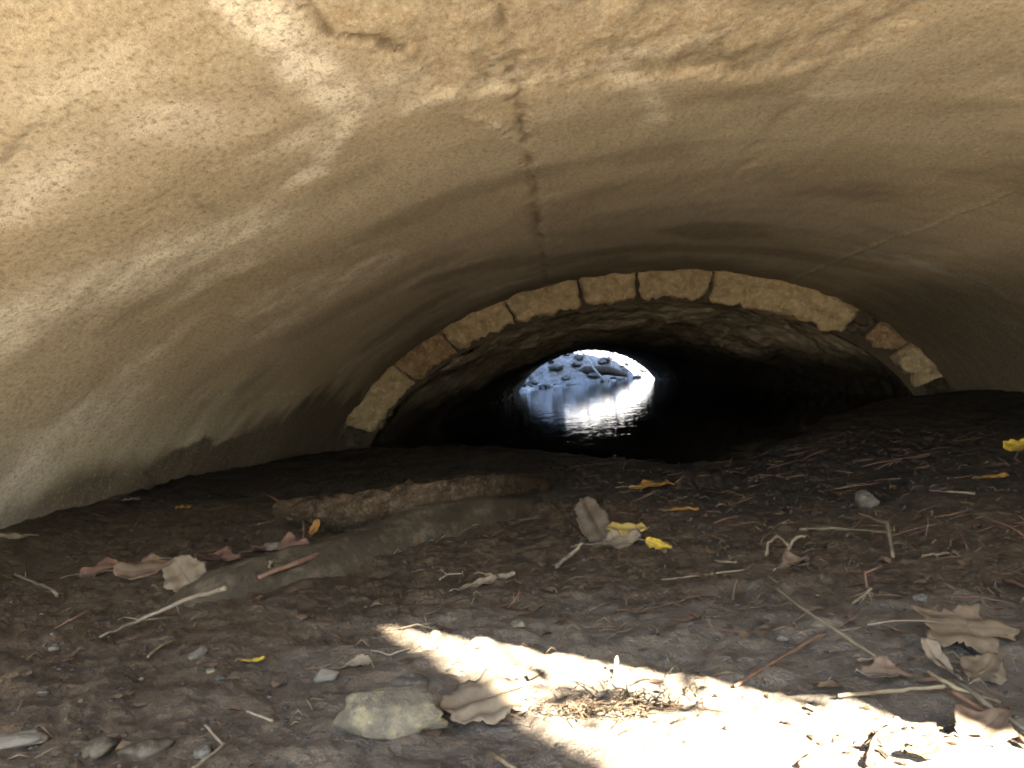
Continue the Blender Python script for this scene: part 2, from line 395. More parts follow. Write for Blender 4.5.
    crack = mx(crack, .55 * line([(270, -8, 3), (335, 32, 3.5), (402, 57, 5), (395, 50, 3)], 3, .5))
    ridge = line([(1030, 182), (960, 212), (880, 243), (790, 280)], 1.6, .4) + .8 * line([(-5, 406), (120, 400), (330, 393)], 1.3, .4)
    ridge2 = line([(400, 57, 4), (440, 92, 5), (480, 122, 5), (535, 152, 4)], 4, .8)
    white = mx(white, .35 * np.clip(ridge, 0, 1)); white = mx(white, .5 * ridge2 * np.clip(.5 + 1.3 * fbm(Sg * 9, Yg * 9, 4), 0, 1))
    # relief (positive = into the room)
    h = .012 * fbm(Sg * .9, Yg * .9, 21, 3) + .0015 * fbm(Sg * 2, Yg * 4, 22, 3) + .0022 * fbm(Sg * 14, Yg * 6, 23, 3)
    h = h - .012 * rough * (1 + .8 * fbm(Sg * 9, Yg * 4, 31, 4)) + .006 * ridge + .008 * ridge2
    h = h - .012 * crack
    h = h - .035 * sstep(YR - .30, YR, Yg) * np.clip(.25 + fbm(Sg * 5, Yg * 3, 33, 4), 0, 1)
    xi, zi = prof_n(Tg); nx, nz = -np.cos(Tg) / AN, -np.sin(Tg) / BN; nl = np.hypot(nx, nz)
    X = xi + nx / nl * h; Z = zi + nz / nl * h
    V = np.stack([X, Yg, Z], -1).reshape(-1, 3)
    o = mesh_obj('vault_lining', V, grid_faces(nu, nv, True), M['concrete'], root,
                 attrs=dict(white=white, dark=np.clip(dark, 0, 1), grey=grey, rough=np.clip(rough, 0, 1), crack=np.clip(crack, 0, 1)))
    uv = o.data.attributes.new('suv', 'FLOAT_VECTOR', 'POINT')
    uv.data.foreach_set('vector', np.stack([Sg, Yg, 0 * Sg], -1).astype(np.float32).ravel())
    # outer shell with the visible front lip
    T2 = np.linspace(t0 - .2, t1 + .2, 60); xo, zo = prof_n(T2, .38); xi, zi = prof_n(T2, .02)
    ym = ymouth(xi)
    rows = [np.stack([xi, ym + 0 * xi, zi], -1), np.stack([xo, ymouth(xo), zo], -1), np.stack([xo, 0 * xo + YR + .02, zo], -1), np.stack([xi, 0 * xi + YR + .02, zi], -1)]
    V = np.concatenate(rows); n = len(T2)
    mesh_obj('vault_shell', V, grid_faces(4, n), M['plain'], root, False)
    return root
build_vault()

# ------------------------------------------------------------------ old stone culvert beyond, with its ring of blocks
def build_old():
    root = empty('stone_culvert', (CXN, YR, 0))
    tag(root, 'older dark masonry culvert with ring of pale broken blocks, beyond the concrete vault', 'culvert')
    nu, nv = 260, 260
    T = np.linspace(.02, math.pi - .02, nu); Yl = YR + .06 + (LEX - YR - .06) * np.linspace(0, 1, nv) ** 1.7
    Tg = np.repeat(T[:, None], nv, 1); Yg = np.repeat(Yl[None, :], nu, 0)
    S = arc(np.clip(Tg, 0, math.pi))
    f1 = fbm(S * 1.6, Yg * .8, 41, 4); cell = np.abs(fbm(S * 3.2, Yg * 1.6, 42, 3))
    st = fbm(S * .8 + .5 * Yg, Yg * .9, 45, 4); h = .05 * f1 + .07 * np.floor(st * 3) / 3 + .016 * fbm(S * 9, Yg * 9, 43, 3)
    h = h * sstep(LEX, LEX - 3, Yg) + .03 * fbm(S * 6, Yg * 1, 44, 3) * sstep(LEX - 3, LEX, Yg)
    x, z = prof_old(Tg, Yg, h)
    mesh_obj('barrel', np.stack([x, Yg, z], -1).reshape(-1, 3), grid_faces(nu, nv, True), M['oldvault'], root,
             attrs=dict(damp_dark=1 - sstep(.16, .62, z + .14 * fbm(S * 1.5, Yg * 1.2, 46, 4) - .04 * (Yg - 8))))  # damp low down, mixed with shade painted into the colour deeper in
    T2 = np.linspace(-.1, math.pi + .1, 50); rows = []
    for y, off in ((YR + .31, .10), (YR + .31, .75), (LEX, .75), (LEX, .03)):
        a, b = prof_old(T2, y, off); rows.append(np.stack([a, 0 * a + y, b], -1))
    mesh_obj('barrel_shell', np.concatenate(rows), grid_faces(4, 50), M['plain'], root, False)
    # joint backing, set back behind the faces of the blocks
    rows = []
    for y, off in ((YR + .30, .45), (YR + .04, .40), (YR + .04, -.30), (YR + .10, -.30)):
        a, b = prof_n(T2, off); rows.append(np.stack([a, 0 * a + y, b], -1))
    mesh_obj('joint_backing', np.concatenate(rows), grid_faces(4, 50), M['backing'], root, False)
    # blocks: (outer pixel start, end, inner depth in m, material, protrusion towards the camera, outer offset)
    def tpx(px, py):
        d = ray(px, py); k = YR / d.y; return math.atan2((d.z * k + CAM.z - ZCN) / BN, (d.x * k - CXN) / AN)
    E = [(300, 470), (336, 424), (398, 368), (442, 333), (503, 300), (578, 283), (637, 278), (711, 280), (852, 318), (872, 327), (914, 340), (956, 372), (985, 400)]
    info = [('damp_dark', .22, 0, 0), ('face', .27, .02, 0), ('face2', .26, .01, 0), ('face', .25, .02, 0), ('face', .25, .03, 0), ('face', .26, .03, 0), ('face', .26, .03, 0),
            ('face', .30, .05, .0), ('damp_dark', .22, -.02, -.02), ('face2', .19, .02, 0), ('face', .22, .03, 0), ('damp_dark', .2, 0, 0)]
    lab = {7: 'long pale block right of the crown with a cracked lower edge', 4: 'pale block just left of the crown seam crack', 9: 'small broken brown block low on the right',
           10: 'pointed pale block at the low right end of the ring'}
    for i, (mt, dep, pro, oo) in enumerate(info):
        ta, tb = tpx(*E[i]), tpx(*E[i + 1])
        ga = (.001, .001, .001, .001, .004, .006, .004, .003, .001, .001, .001, .001)[i]; ta2, tb2 = max(ta, tb) - ga, min(ta, tb) + ga
        na, nr, ny = 26, 14, 12
        A = np.linspace(tb2, ta2, na); Rr = np.linspace(.05 + oo, -dep, nr); Yy = np.linspace(YR - pro, YR + .16, ny)
        # closed box surface sampled as a lattice shell
        idx = {}; V = []; Fq = []
        def vid(a, r, y):
            k = (a, r, y)
            if k not in idx: idx[k] = len(V); V.append(k)
            return idx[k]
        for a in range(na - 1):
            for r in range(nr - 1):
                Fq.append((vid(a, r, 0), vid(a, r + 1, 0), vid(a + 1, r + 1, 0), vid(a + 1, r, 0)))
                Fq.append((vid(a, r, ny - 1), vid(a + 1, r, ny - 1), vid(a + 1, r + 1, ny - 1), vid(a, r + 1, ny - 1)))
            for y in range(ny - 1):
                Fq.append((vid(a, nr - 1, y), vid(a, nr - 1, y + 1), vid(a + 1, nr - 1, y + 1), vid(a + 1, nr - 1, y)))
                Fq.append((vid(a, 0, y), vid(a + 1, 0, y), vid(a + 1, 0, y + 1), vid(a, 0, y + 1)))
        for r in range(nr - 1):
            for y in range(ny - 1):
                Fq.append((vid(0, r, y), vid(0, r, y + 1), vid(0, r + 1, y + 1), vid(0, r + 1, y)))
                Fq.append((vid(na - 1, r, y), vid(na - 1, r + 1, y), vid(na - 1, r + 1, y + 1), vid(na - 1, r, y + 1)))
        rg2 = np.random.default_rng(900 + i)
        k = np.array(V); a, r, y = A[k[:, 0]], Rr[k[:, 1]], Yy[k[:, 2]]
        u = (k[:, 0] / (na - 1)) * 2 - 1; w = (k[:, 1] / (nr - 1)); q = k[:, 2] / (ny - 1)
        # rounded, worn corners; ragged joint edges and lower edge
        sx = arc(a); rnd = (np.abs(u) ** 14) * .02 * w * rg2.uniform(.3, 1.6)
        r2 = r + rnd * 1.0 + (w ** 2) * .05 * fbm(sx * 7, y * 4, 50 + i, 4) + .012 * fbm(sx * 14, y * 14 + r * 14, 60 + i, 3)
        y2 = y + (1 - q) * (.02 * (np.abs(u) ** 10) + .03 * (w ** 5) + .045 * fbm(sx * 6, r * 6, 70 + i, 4) + .02 * np.floor(2 * fbm(sx * 3, r * 9, 75 + i, 2)))
        a2 = a + .007 * fbm(r * 9, y * 9, 80 + i, 3) * np.sign(u) * (np.abs(u) ** 2) - u * .004 * w
        x, z = prof_n(a2, r2)
        o = mesh_obj('ring_block', np.stack([x, y2, z], -1), np.array(Fq), M[mt], root)
        if i in lab: o['label'] = lab[i]
build_old()

# ------------------------------------------------------------------ ground: one sheet
WZ = -.065
SHX = [-4, -2.6, -1.4, -.7, -.25, .15, .5, .85, 1.2, 1.6, 2.0, 2.6, 3.4, 5]
SHY = [7.8, 7.6, 7.2, 6.7, 6.0, 5.2, 4.6, 4.4, 4.9, 5.8, 6.8, 7.6, 8.2, 8.6]
def height(x, y, detail=True):
    x = np.asarray(x, float); y = np.asarray(y, float)
    sh = np.interp(x, SHX, SHY) + .45 * fbm(x * 1.3, y * 1.3, 91, 3)
    z = .015 - .34 * sstep(-1.1, 1.6, y - sh)
    z = z + .10 * (1 - sstep(-2.5, -1.7, x)) * (1 - sstep(4.4, 6.4, y)) - .03 * sstep(1.3, 2.4, x) * sstep(2.6, 4, y)
    # beyond the far mouth: creek bends right, gravel bank rises ahead and left
    far = sstep(LEX - 1, LEX + 2.0, y)
    shore = 33.6 + .50 * (x - .8) + .7 * fbm(x * .35, y * .35, 95, 3)
    bank = -.35 + 2.5 * sstep(shore - 1.2, shore + 5.0, y) + .9 * sstep(shore + 4, shore + 25, y)
    side = 1.6 * sstep(4.2, 9, np.abs(x - .8))
    leftb = .55 * (1 - sstep(-2.0, -.4, x)) * sstep(LEX, LEX + 3, y)
    z = z * (1 - far) + far * (np.maximum(bank, -.35 + side * (x < 2) * .9 + leftb) + .12 * fbm(x * .9, y * .9, 96, 4))
    # outside the near mouth: stony creek bed rising to banks
    near = 1 - sstep(-2.5, .2, y)
    z = z + near * (1.5 * sstep(3.6, 8, np.abs(x - .8)) + .05 * fbm(x, y, 97, 3) + .02 * np.maximum(0, -y))
    if detail:
        ins = 1 - .6 * far
        d = .020 * fbm(x * 2.3, y * 2.3, 101, 3) + .014 * fbm(x * 8, y * 9, 102, 3)
        lump = np.abs(fbm(x * 16 + .4 * pn(x * 5, y * 5), y * 19, 103, 3))
        d = d + .010 * (.55 - lump) + (.0052 * fbm(x * 55, y * 60, 104, 2))
        z = z + d * ins
    return z
def build_ground():
    def lin(a, b, st): return list(np.arange(a, b - st * .5, st))
    xs = [-400, -200, -100, -60, -35] + lin(-22, -8, 1.4) + lin(-8, -3, .25) + lin(-3, -1.6, .03) + lin(-1.6, 1.7, .0115) + lin(1.7, 3.2, .025) + lin(3.2, 8, .25) + lin(8, 22, 1.4) + [22, 35, 60, 100, 200, 400]
    ys = [-400, -200, -100, -60, -35] + lin(-22, -8, 1.4) + lin(-8, -1, .25) + lin(-1, .7, .05) + lin(.7, 2.6, .0115) + lin(2.6, 4.6, .02) + lin(4.6, 8, .06) + lin(8, 28, .8) + lin(28, 46, .16) + lin(46, 70, 1.5) + [70, 100, 160, 250, 450]
    xs, ys = np.array(xs), np.array(ys)
    X, Y = np.meshgrid(xs, ys, indexing='ij'); Z = height(X, Y)
    global GX, GY, GZ
    GX, GY, GZ = xs, ys, Z
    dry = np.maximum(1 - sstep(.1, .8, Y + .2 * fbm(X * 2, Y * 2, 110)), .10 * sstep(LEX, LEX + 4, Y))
    # paler colour painted where the sun falls, to brighten the sun patch
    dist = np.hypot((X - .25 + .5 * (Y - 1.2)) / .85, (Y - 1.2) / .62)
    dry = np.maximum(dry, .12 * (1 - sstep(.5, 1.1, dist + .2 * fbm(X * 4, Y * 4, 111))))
    deep = .93 * sstep(2.15, 3.5, Y + .8 * np.clip(X - .3, -1.2, 1.1) + .5 * fbm(X * 1.1, Y * 1.1, 160, 4)) * (Y < LEX)  # near-black silt colour further in, painted to stand for the shade there
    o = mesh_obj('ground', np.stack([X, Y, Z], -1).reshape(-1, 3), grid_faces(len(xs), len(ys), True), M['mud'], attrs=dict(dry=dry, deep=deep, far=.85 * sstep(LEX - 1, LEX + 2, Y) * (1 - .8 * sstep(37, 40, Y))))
    tag(o, 'brown muddy culvert floor', kind='structure', cat='ground')
build_ground()
wv = [(-3.2, 2.9), (4.2, 2.9), (4.2, LEX), (40, LEX + .5), (40, 75), (-3.5, 60), (-3.5, LEX)]
o = mesh_obj('creek_water', [(x, y, WZ) for x, y in wv], [tuple(range(len(wv)))], M['water'], smooth=False)
tag(o, 'dark still creek water in the culvert', kind='structure', cat='water')

def gz(x, y):
    i = min(max(int(np.searchsorted(GX, x)) - 1, 0), len(GX) - 2); j = min(max(int(np.searchsorted(GY, y)) - 1, 0), len(GY) - 2)
    u = (x - GX[i]) / (GX[i + 1] - GX[i]); v = (y - GY[j]) / (GY[j + 1] - GY[j])
    return float((GZ[i, j] * (1 - v) + GZ[i, j + 1] * v) * (1 - u) + (GZ[i + 1, j] * (1 - v) + GZ[i + 1, j + 1] * v) * u)
def gp(px, py, lift=0.0):
    d = ray(px, py); z = 0.0
    for _ in range(14):
        k = (z - CAM.z) / d.z; p = CAM + d * k; z = .5 * z + .5 * (gz(p.x, p.y) + lift)
    return Vector((p.x, p.y, z))

# ------------------------------------------------------------------ headwalls, wing walls, embankment (outside)
def headwall(name, label, ycut, prof, ythick, top, hw, cx):
    T2 = np.linspace(-.05, math.pi + .05, 61); xi, zi = prof(T2)
    xo = cx + hw * np.clip(np.cos(T2) * 1.5, -1, 1); zo = np.where(np.abs(np.cos(T2) * 1.5) > 1, -.5 + (top + .5) * np.clip(np.sin(T2) * 1.35, 0, 1), top)
    rows = []
    for X, Z, e in ((xi, zi, 0), (xo, zo, 0), (xo, zo, 1), (xi, zi, 1)):
        rows.append(np.stack([X, ycut(X) + e * ythick, Z], -1))
    rows.append(rows[0])
    o = mesh_obj(name, np.concatenate(rows), grid_faces(5, 61), M['plain'], smooth=False, loc=(cx, float(ycut(cx)), 0))
    tag(o, label, 'wall'); return o
headwall('head_wall', 'plain concrete head wall around the near arch mouth', lambda x: ymouth(x) - .02, lambda t: prof_n(t, .03), -.30, 2.2, 4.6, CXN)
headwall('head_wall', 'concrete head wall around the far arch mouth, raised to shade the bank', lambda x: LEX + .01 + 0 * x, lambda t: prof_old(t, LEX, .06), .30, 6.8, 6.0, .8)  # hidden wall made tall so its shadow covers the far bank
def wing(x, y0, dy, label):
    m = MB(); y1 = y0 + dy
    for xx in (x - .15, x + .15):
        m.V += [(xx, y0, -.6), (xx, y1, -.6), (xx, y1, .6), (xx, y0, 2.2)]
    m.F += [(0, 1, 2, 3), (7, 6, 5, 4), (0, 4, 5, 1), (1, 5, 6, 2), (2, 6, 7, 3), (3, 7, 4, 0)]
    tag(m.build('wing_wall', M['plain'], smooth=False, loc=(x, y0, 0)), label, 'wall')
wing(CXN - 4.75, float(ymouth(CXN - 4.6)) - .3, -3.0, 'sloping wing wall left of the near mouth')
wing(CXN + 4.75, float(ymouth(CXN + 4.6)) - .3, -3.0, 'sloping wing wall right of the near mouth')
wing(.8 - 4.55, LEX + .3, 3.0, 'sloping wing wall left of the far mouth')
wing(.8 + 4.55, LEX + .3, 3.0, 'sloping wing wall right of the far mouth')
def embankment():
    xs = np.array([-300, -120, -50, -25, -12, -8, -6, -4.6, -3.95] + list(np.linspace(-3, 4.4, 9)) + [5.3, 6, 7.5, 10, 14, 26, 50, 120, 300.])
    V = []; ny = 26
    for x in xs:
        inside = -3.95 <= x <= 5.3
        ym = float(ymouth(min(max(x, -5), 7))); f0 = ym - .1 if inside else ym - 3.4; f1 = LEX + .15 if inside else LEX + 3.4
        for j in range(ny):
            k = j / (ny - 1); y = f0 + (f1 - f0) * k
            z = 2.15 + .75 * (y - ym) if inside else -.9 + .75 * min(y - f0, f1 - y) * 1.2
            V.append((x, y, min(z, 6.5) + (.0 if z > 6.5 else .08 * float(fbm(x * .7, y * .7, 120, 3)))))
    o = mesh_obj('embankment', V, grid_faces(len(xs), ny, True), M['earth'])
    tag(o, 'earth embankment over the culvert', kind='structure', cat='ground')
embankment()

# ------------------------------------------------------------------ small things on the floor
def leaf(name, label, mat, px, py, size, ang, lobes=5, depth=.35, curl=.25, tilt=(0, 0), aspect=1.0, group=None, lift=.004, cat='leaf', stem=.5, pt=None, teeth=.03, seed=0, fold=0.0):
    p = Vector(pt) if pt is not None else gp(px, py)
    rs = np.random.default_rng(seed + int(px * 7 + py * 13))
    nth, nr = 72, 9
    th = np.linspace(0, 2 * np.pi, nth, endpoint=False)
    if lobes: rad = 1 - depth * (.5 - .5 * np.cos(lobes * th)) ** .8 * (.55 + .45 * np.cos(th * .5) ** 2)
    else: rad = 1 - depth * np.abs(np.sin(th)) ** 1.4 * .9
    rad = rad * (1 + teeth * rs.normal(size=nth)) * (1 + .12 * fbm(np.cos(th) * 2 + seed, np.sin(th) * 2, px * .1, 3))
    V = []; vein = []
    ca, sa = math.cos(ang), math.sin(ang)
    Q = Matrix.Rotation(tilt[0], 3, 'X') @ Matrix.Rotation(tilt[1], 3, 'Y')
    for i in range(nr + 1):
        k = i / nr
        for j in range(nth):
            x = rad[j] * k * math.cos(th[j]); y = rad[j] * k * math.sin(th[j]) * aspect
            z = curl * (.55 * (k * rad[j]) ** 2 * (.4 + .6 * math.sin(2 * th[j] + seed)) + .5 * abs(y)) + fold * abs(y) + .05 * math.sin(9 * x + seed) * k + .04 * math.sin(11 * y)
            x, y, z = x * size * .5, y * size * .5, z * size * .5
            V.append(tuple(Q @ Vector((x * ca - y * sa, x * sa + y * ca, z))))
            dv = min(abs(math.sin(lobes * th[j] * .5)) if lobes else abs(math.sin(th[j])), abs(math.sin(th[j])))
            vein.append(float(dv * k < .035))
    V = np.array(V); zmin = V[:, 2].min() if tilt == (0, 0) else np.percentile(V[:, 2], 3)
    V[:, 2] += lift - zmin
    V2 = V + np.array(p); n = len(V); Fc = []
    thick = np.array([0, 0, -.0009])
    for i in range(nr):
        for j in range(nth):
            a = i * nth + j; b = i * nth + (j + 1) % nth
            Fc.append((a, a + nth, b + nth, b))
    Fb = [tuple(q + n for q in reversed(f)) for f in Fc]
    rim = [((nr * nth + j), (nr * nth + j) + n, (nr * nth + (j + 1) % nth) + n, (nr * nth + (j + 1) % nth)) for j in range(nth)]
    root = empty(name, p); tag(root, label, cat, group)
    mesh_obj('blade', np.concatenate([V2, V2 + thick]), np.array(Fc + Fb + rim), mat, root, attrs=dict(vein=vein + vein))
    if stem:
        m = MB(); e = V2[:nth].mean(0); j = nth // 2
        a = Vector(V2[0]); b = Vector(V2[nr * nth + j]); dr = (b - a).normalized()
        c = b + dr * size * stem * .6 + Vector((rs.normal() * .1 * size, rs.normal() * .1 * size, .002)); c.z = max(gz(c.x, c.y) + .003, min(b.z, c.z))
        m.tube([a + Vector((0, 0, .001)), b + Vector((0, 0, .001)), (b + c) / 2 + Vector((0, 0, .004)), c], [.0008, .0012, .0013, .0018], 5)
        m.build('petiole', M['twig'], root)
    return root
def stone(name, label, mat, px, py, wx, wy, wz, ang=0, seed=0, sink=.25, group=None, cat='stone', pt=None, rugged=.18, flat=0, emb=None):
    p = Vector(pt) if pt is not None else gp(px, py)
    nth, nph = 36, 20; V = []
    for i in range(nph + 1):
        ph = math.pi * i / nph
        for j in range(nth):
            t = 2 * math.pi * j / nth
            V.append((math.sin(ph) * math.cos(t), math.sin(ph) * math.sin(t), math.cos(ph)))
    V = np.array(V); s = seed * 3.7 + 1
    r = 1 + rugged * fbm(V[:, 0] * 1.3 + s, V[:, 1] * 1.3, V[:, 2] * 1.3 + s, 4, .55) * 1.6
    # chipped facets
    rg = np.random.default_rng(seed)
    for _ in range(9):
        n = rg.normal(size=3); n /= np.linalg.norm(n); d = rg.uniform(.62, .9)
        dot = (V @ n) * r; r = np.where(dot > d, r * (1 - .75 * (1 - d / np.maximum(dot, 1e-6))), r)
    V = V * r[:, None] * np.array([wx, wy, wz]) / 2
    ca, sa = math.cos(ang), math.sin(ang)
    V = np.stack([V[:, 0] * ca - V[:, 1] * sa, V[:, 0] * sa + V[:, 1] * ca, V[:, 2]], -1)
    zc = wz * (.5 - sink)
    Fc = []
    for i in range(nph):
        for j in range(nth):
            a = i * nth + j; b = i * nth + (j + 1) % nth; Fc.append((a, a + nth, b + nth, b))
    o = mesh_obj(name, V + np.array(p + Vector((0, 0, zc))), np.array(Fc), mat, loc=p)
    tag(o, label, cat, group); return o
def twig(name, label, mat, pix, r0, r1, lifts=None, branches=(), group=None, cat='twig', seg=7, sub=5, wob=.35):
    P = [gp(*q) for q in pix]
    if lifts: P = [gp(q[0], q[1], l) for q, l in zip(pix, lifts)]
    else: P = [p + Vector((0, 0, r0 + .003)) for p in P]
    Q = []
    for i in range(len(P) - 1):
        for k in range(sub):
            q = P[i].lerp(P[i + 1], k / sub)
            if k: q += Vector([random.uniform(-1, 1) * r0 * wob for _ in range(3)])
            if not lifts: q.z = max(q.z, gz(q.x, q.y) + r0 * .6)
            Q.append(q)
    Q.append(P[-1])
    n = len(Q); rad = [(r0 + (r1 - r0) * i / (n - 1)) * random.uniform(.88, 1.12) * (1.25 if i % sub == 0 and 0 < i < n - 1 else 1) for i in range(n)]
    m = MB(); m.tube(Q, rad, seg, .08)
    root = None
    if branches:
        root = empty(name, P[0]); tag(root, label, cat, group); m.build('stem', mat, root)
        for bp in branches:
            b = MB(); B = [gp(*q[:2]) + Vector((0, 0, (q[2] if len(q) > 2 else r0))) for q in bp]
            k = min(range(n), key=lambda i: (Q[i] - B[0]).length); B[0] = Q[k]
            b.tube(B, [r0 * .6 * (1 - .5 * i / (len(B) - 1)) for i in range(len(B))], 6, .08); b.build('side_shoot', mat, root)
        return root
    o = m.build(name, mat, loc=P[0]); tag(o, label, cat, group); return o

def up(px, py, h):   # a point h metres above the floor that is seen at the pixel
    return gp(px, py, h)

# the two logs
def log(name, label, mat, pix, rad, seed, barkiness, cat='log', mud=0.0):
    P = [gp(a, b, h) for a, b, h in pix]; n = 60; seg = 40
    from itertools import accumulate
    V = []; idx = np.linspace(0, len(P) - 1, n)
    C = [np.array([np.interp(i, range(len(P)), [p[k] for p in P]) for k in range(3)]) for i in idx]
    C = np.array(C)
    for _ in range(4): C[1:-1] = (C[:-2] + 2 * C[1:-1] + C[2:]) / 4
    rr = np.interp(idx, range(len(P)), rad)
    tj = 2 * np.pi * np.arange(seg) / seg; kk = np.arange(n)[:, None]
    FF = fbm(np.cos(tj) * 1.5 + seed, np.sin(tj) * 1.5, kk * .10, 3); GG = fbm(np.cos(tj) * 6, np.sin(tj) * 6 + seed, kk * .35, 3)
    MM = np.abs(fbm(np.cos(tj) * 4, np.sin(tj) * 4 + seed, kk * .5, 4))
    for k in range(n):
        d = Vector(C[min(k + 1, n - 1)] - C[max(k - 1, 0)]).normalized(); a = d.cross(Vector((0, 0, 1))).normalized(); b = a.cross(d)
        for j in range(seg):
            t = 2 * math.pi * j / seg
            f = FF[k, j]; g = GG[k, j] + mud * MM[k, j]
            r = rr[k] * (1 + .12 * f + barkiness * g)
            if k in (0, n - 1): r *= .55
            V.append(tuple(Vector(C[k]) + a * math.cos(t) * r + b * math.sin(t) * r))
    m = MB(); m.V = V
    for k in range(n - 1):
        for j in range(seg):
            a0 = k * seg + j; a1 = k * seg + (j + 1) % seg; m.F.append((a0, a1, a1 + seg, a0 + seg))
    m.F += [tuple(reversed(range(seg))), tuple(range((n - 1) * seg, n * seg))]
    return m, P
m, P = log('log', '', None, [(150, 668, -.16), (225, 625, -.078), (310, 594, -.068), (400, 562, -.060), (480, 536, -.062), (560, 516, -.13)], [.11, .13, .135, .14, .135, .11], 3, .012, mud=2.4)
r_ = empty('half_buried_log', P[2]); tag(r_, 'smooth grey mud coated log half buried across the left middle floor', 'log')
m.build('trunk', M['mudlog'], r_)
m, P = log('log', '', None, [(276, 508, .07), (325, 516, .05), (385, 508, .055), (440, 496, .085), (490, 488, .09), (548, 486, .0)], [.03, .062, .066, .05, .045, .035], 8, .26, mud=1.2)
r_ = empty('bark_log', P[1]); tag(r_, 'rough dark bark covered log lying behind the smooth log', 'log')
m.build('trunk', M['bark'], r_)
for a, b in (((302, 512, .05), (304, 548, .01)), ((455, 486, .10), (455, 512, .02)), ((285, 505, .06), (262, 492, .08))):
    s = MB(); p, q = up(*a), up(*b); s.tube([p, p.lerp(q, .5) + Vector((.004, 0, 0)), q], [.007, .005, .005], 6, .15); s.build('branch_stub', M['redtwig'], r_)

# --- leaves, each at its own spot
L = leaf
L('fallen_leaf', 'large lobed tan leaf with long stem flat on mud at the right', M['gleaf'], 968, 640, .155, R(-10), 5, .5, .0, (R(20), R(4)), .9, teeth=.07, stem=.9, seed=3)
L('fallen_leaf', 'pinkish tan toothed leaf lying flat beside the yellowish rock in the foreground', M['dleaf'], 488, 714, .125, R(-160), 0, .12, .05, (R(14), 0), .95, teeth=.05, stem=.3, seed=5, lift=.012)
L('fallen_leaf', 'grey leaf standing up like a triangle at the middle of the floor', M['dkleaf'], 596, 540, .155, R(110), 0, .35, .15, (R(58), R(8)), .8, seed=6, lift=.0, teeth=.04)
L('fallen_leaf', 'crumpled tan leaf at the foot of the grey standing leaf', M['dleaf'], 618, 546, .14, R(20), 4, .3, .5, (R(15), 0), .7, seed=7)
L('fallen_leaf', 'mustard yellow leaf beside the grey standing leaf', M['mleaf'], 628, 540, .115, R(170), 0, .3, .3, (R(22), 0), .65, seed=8, lift=.02)
L('fallen_leaf', 'bright yellow curled leaf, the brightest at the middle of the floor', M['yleaf'], 659, 551, .07, R(-30), 0, .4, .5, (R(25), 0), .8, seed=9, lift=.01)
L('fallen_leaf', 'orange brown leaf lying flat behind the yellow leaves', M['oleaf'], 655, 488, .20, R(10), 4, .3, .2, (0, 0), .6, seed=10)
L('fallen_leaf', 'small orange leaf between brown one and yellow leaves', M['oleaf'], 682, 512, .11, R(-10), 0, .4, .3, (0, 0), .7, seed=11)
L('fallen_leaf', 'yellow leaf by the right wall in the dark', M['yleaf'], 1018, 450, .13, R(30), 3, .4, .4, (R(25), 0), .8, seed=12)
L('fallen_leaf', 'dim orange leaf below the yellow leaf by the right wall', M['oleaf'], 992, 479, .10, R(0), 0, .4, .3, (0, 0), .8, seed=13)
L('fallen_leaf', 'beige broad leaf behind the forked twig at the left', M['dleaf'], 186, 584, .20, R(-50), 0, .30, .22, (R(30), R(-10)), .75, seed=14, teeth=.04, lift=.0)
L('fallen_leaf', 'pinkish brown folded leaf left of the beige broad leaf', M['bleaf'], 152, 574, .22, R(10), 4, .3, .35, (R(18), 0), .6, seed=15)
L('fallen_leaf', 'reddish curled leaf, leftmost of the leaf heap at the left', M['rleaf'], 112, 573, .17, R(25), 4, .35, .5, (R(10), 0), .6, seed=16)
L('fallen_leaf', 'yellowish tan leaf tip at the end of the forked twig', M['yleaf'] if False else M['dleaf'], 219, 592, .085, R(40), 0, .35, .6, (R(30), 0), .8, seed=17, lift=.015)
L('fallen_leaf', 'dark red leaf between leaf heap and bark log', M['rleaf'], 216, 562, .17, R(-10), 4, .3, .4, (0, 0), .6, seed=18)
L('fallen_leaf', 'dark red crumpled leaf below the left end of bark log', M['rleaf'], 280, 552, .20, R(5), 5, .35, .5, (R(12), 0), .6, seed=19)
L('fallen_leaf', 'orange leaf leaning on the left part of smooth log', M['oleaf'], 250, 583, .12, R(20), 3, .4, .5, (R(10), 0), .5, seed=20, lift=.02)
L('fallen_leaf', 'small orange leaf hanging beside the stub of bark log', M['oleaf'], 316, 540, .07, R(80), 0, .4, .4, (R(40), 0), .7, seed=21, lift=.03)
L('fallen_leaf', 'pale curled leaf at the far left edge of the floor', M['dleaf'], 18, 540, .17, R(0), 0, .6, .5, (R(8), 0), .4, seed=22)
L('fallen_leaf', 'small orange tan leaf in shade by the left wall', M['oleaf'], 183, 509, .12, R(-30), 0, .5, .4, (0, 0), .6, seed=23)
L('fallen_leaf', 'tiny pale leaf by the foot of the left wall', M['dleaf'], 131, 501, .10, R(0), 0, .5, .4, (0, 0), .6, seed=24)
L('fallen_leaf', 'narrow beige leaf right of the smooth log, left of a pair', M['dleaf'], 478, 587, .10, R(28), 0, .5, .35, (R(12), 0), .5, seed=25)
L('fallen_leaf', 'small beige leaf, right of a pair in front of smooth log', M['dleaf'], 500, 579, .075, R(-12), 0, .4, .4, (R(12), 0), .6, seed=26)
L('fallen_leaf', 'dull grey leaf below the large lobed leaf', M['gleaf'], 984, 676, .08, R(40), 4, .3, .3, (R(20), 0), .8, seed=27)
L('fallen_leaf', 'curled tan leaf at the top of the bundle of stalks lower right', M['dleaf'], 938, 668, .07, R(100), 0, .5, .8, (R(30), 0), .6, seed=28)
L('fallen_leaf', 'reddish crumpled leaf at the end of long straight stick', M['bleaf'], 888, 678, .07, R(-10), 4, .4, .6, (R(15), 0), .7, seed=29)
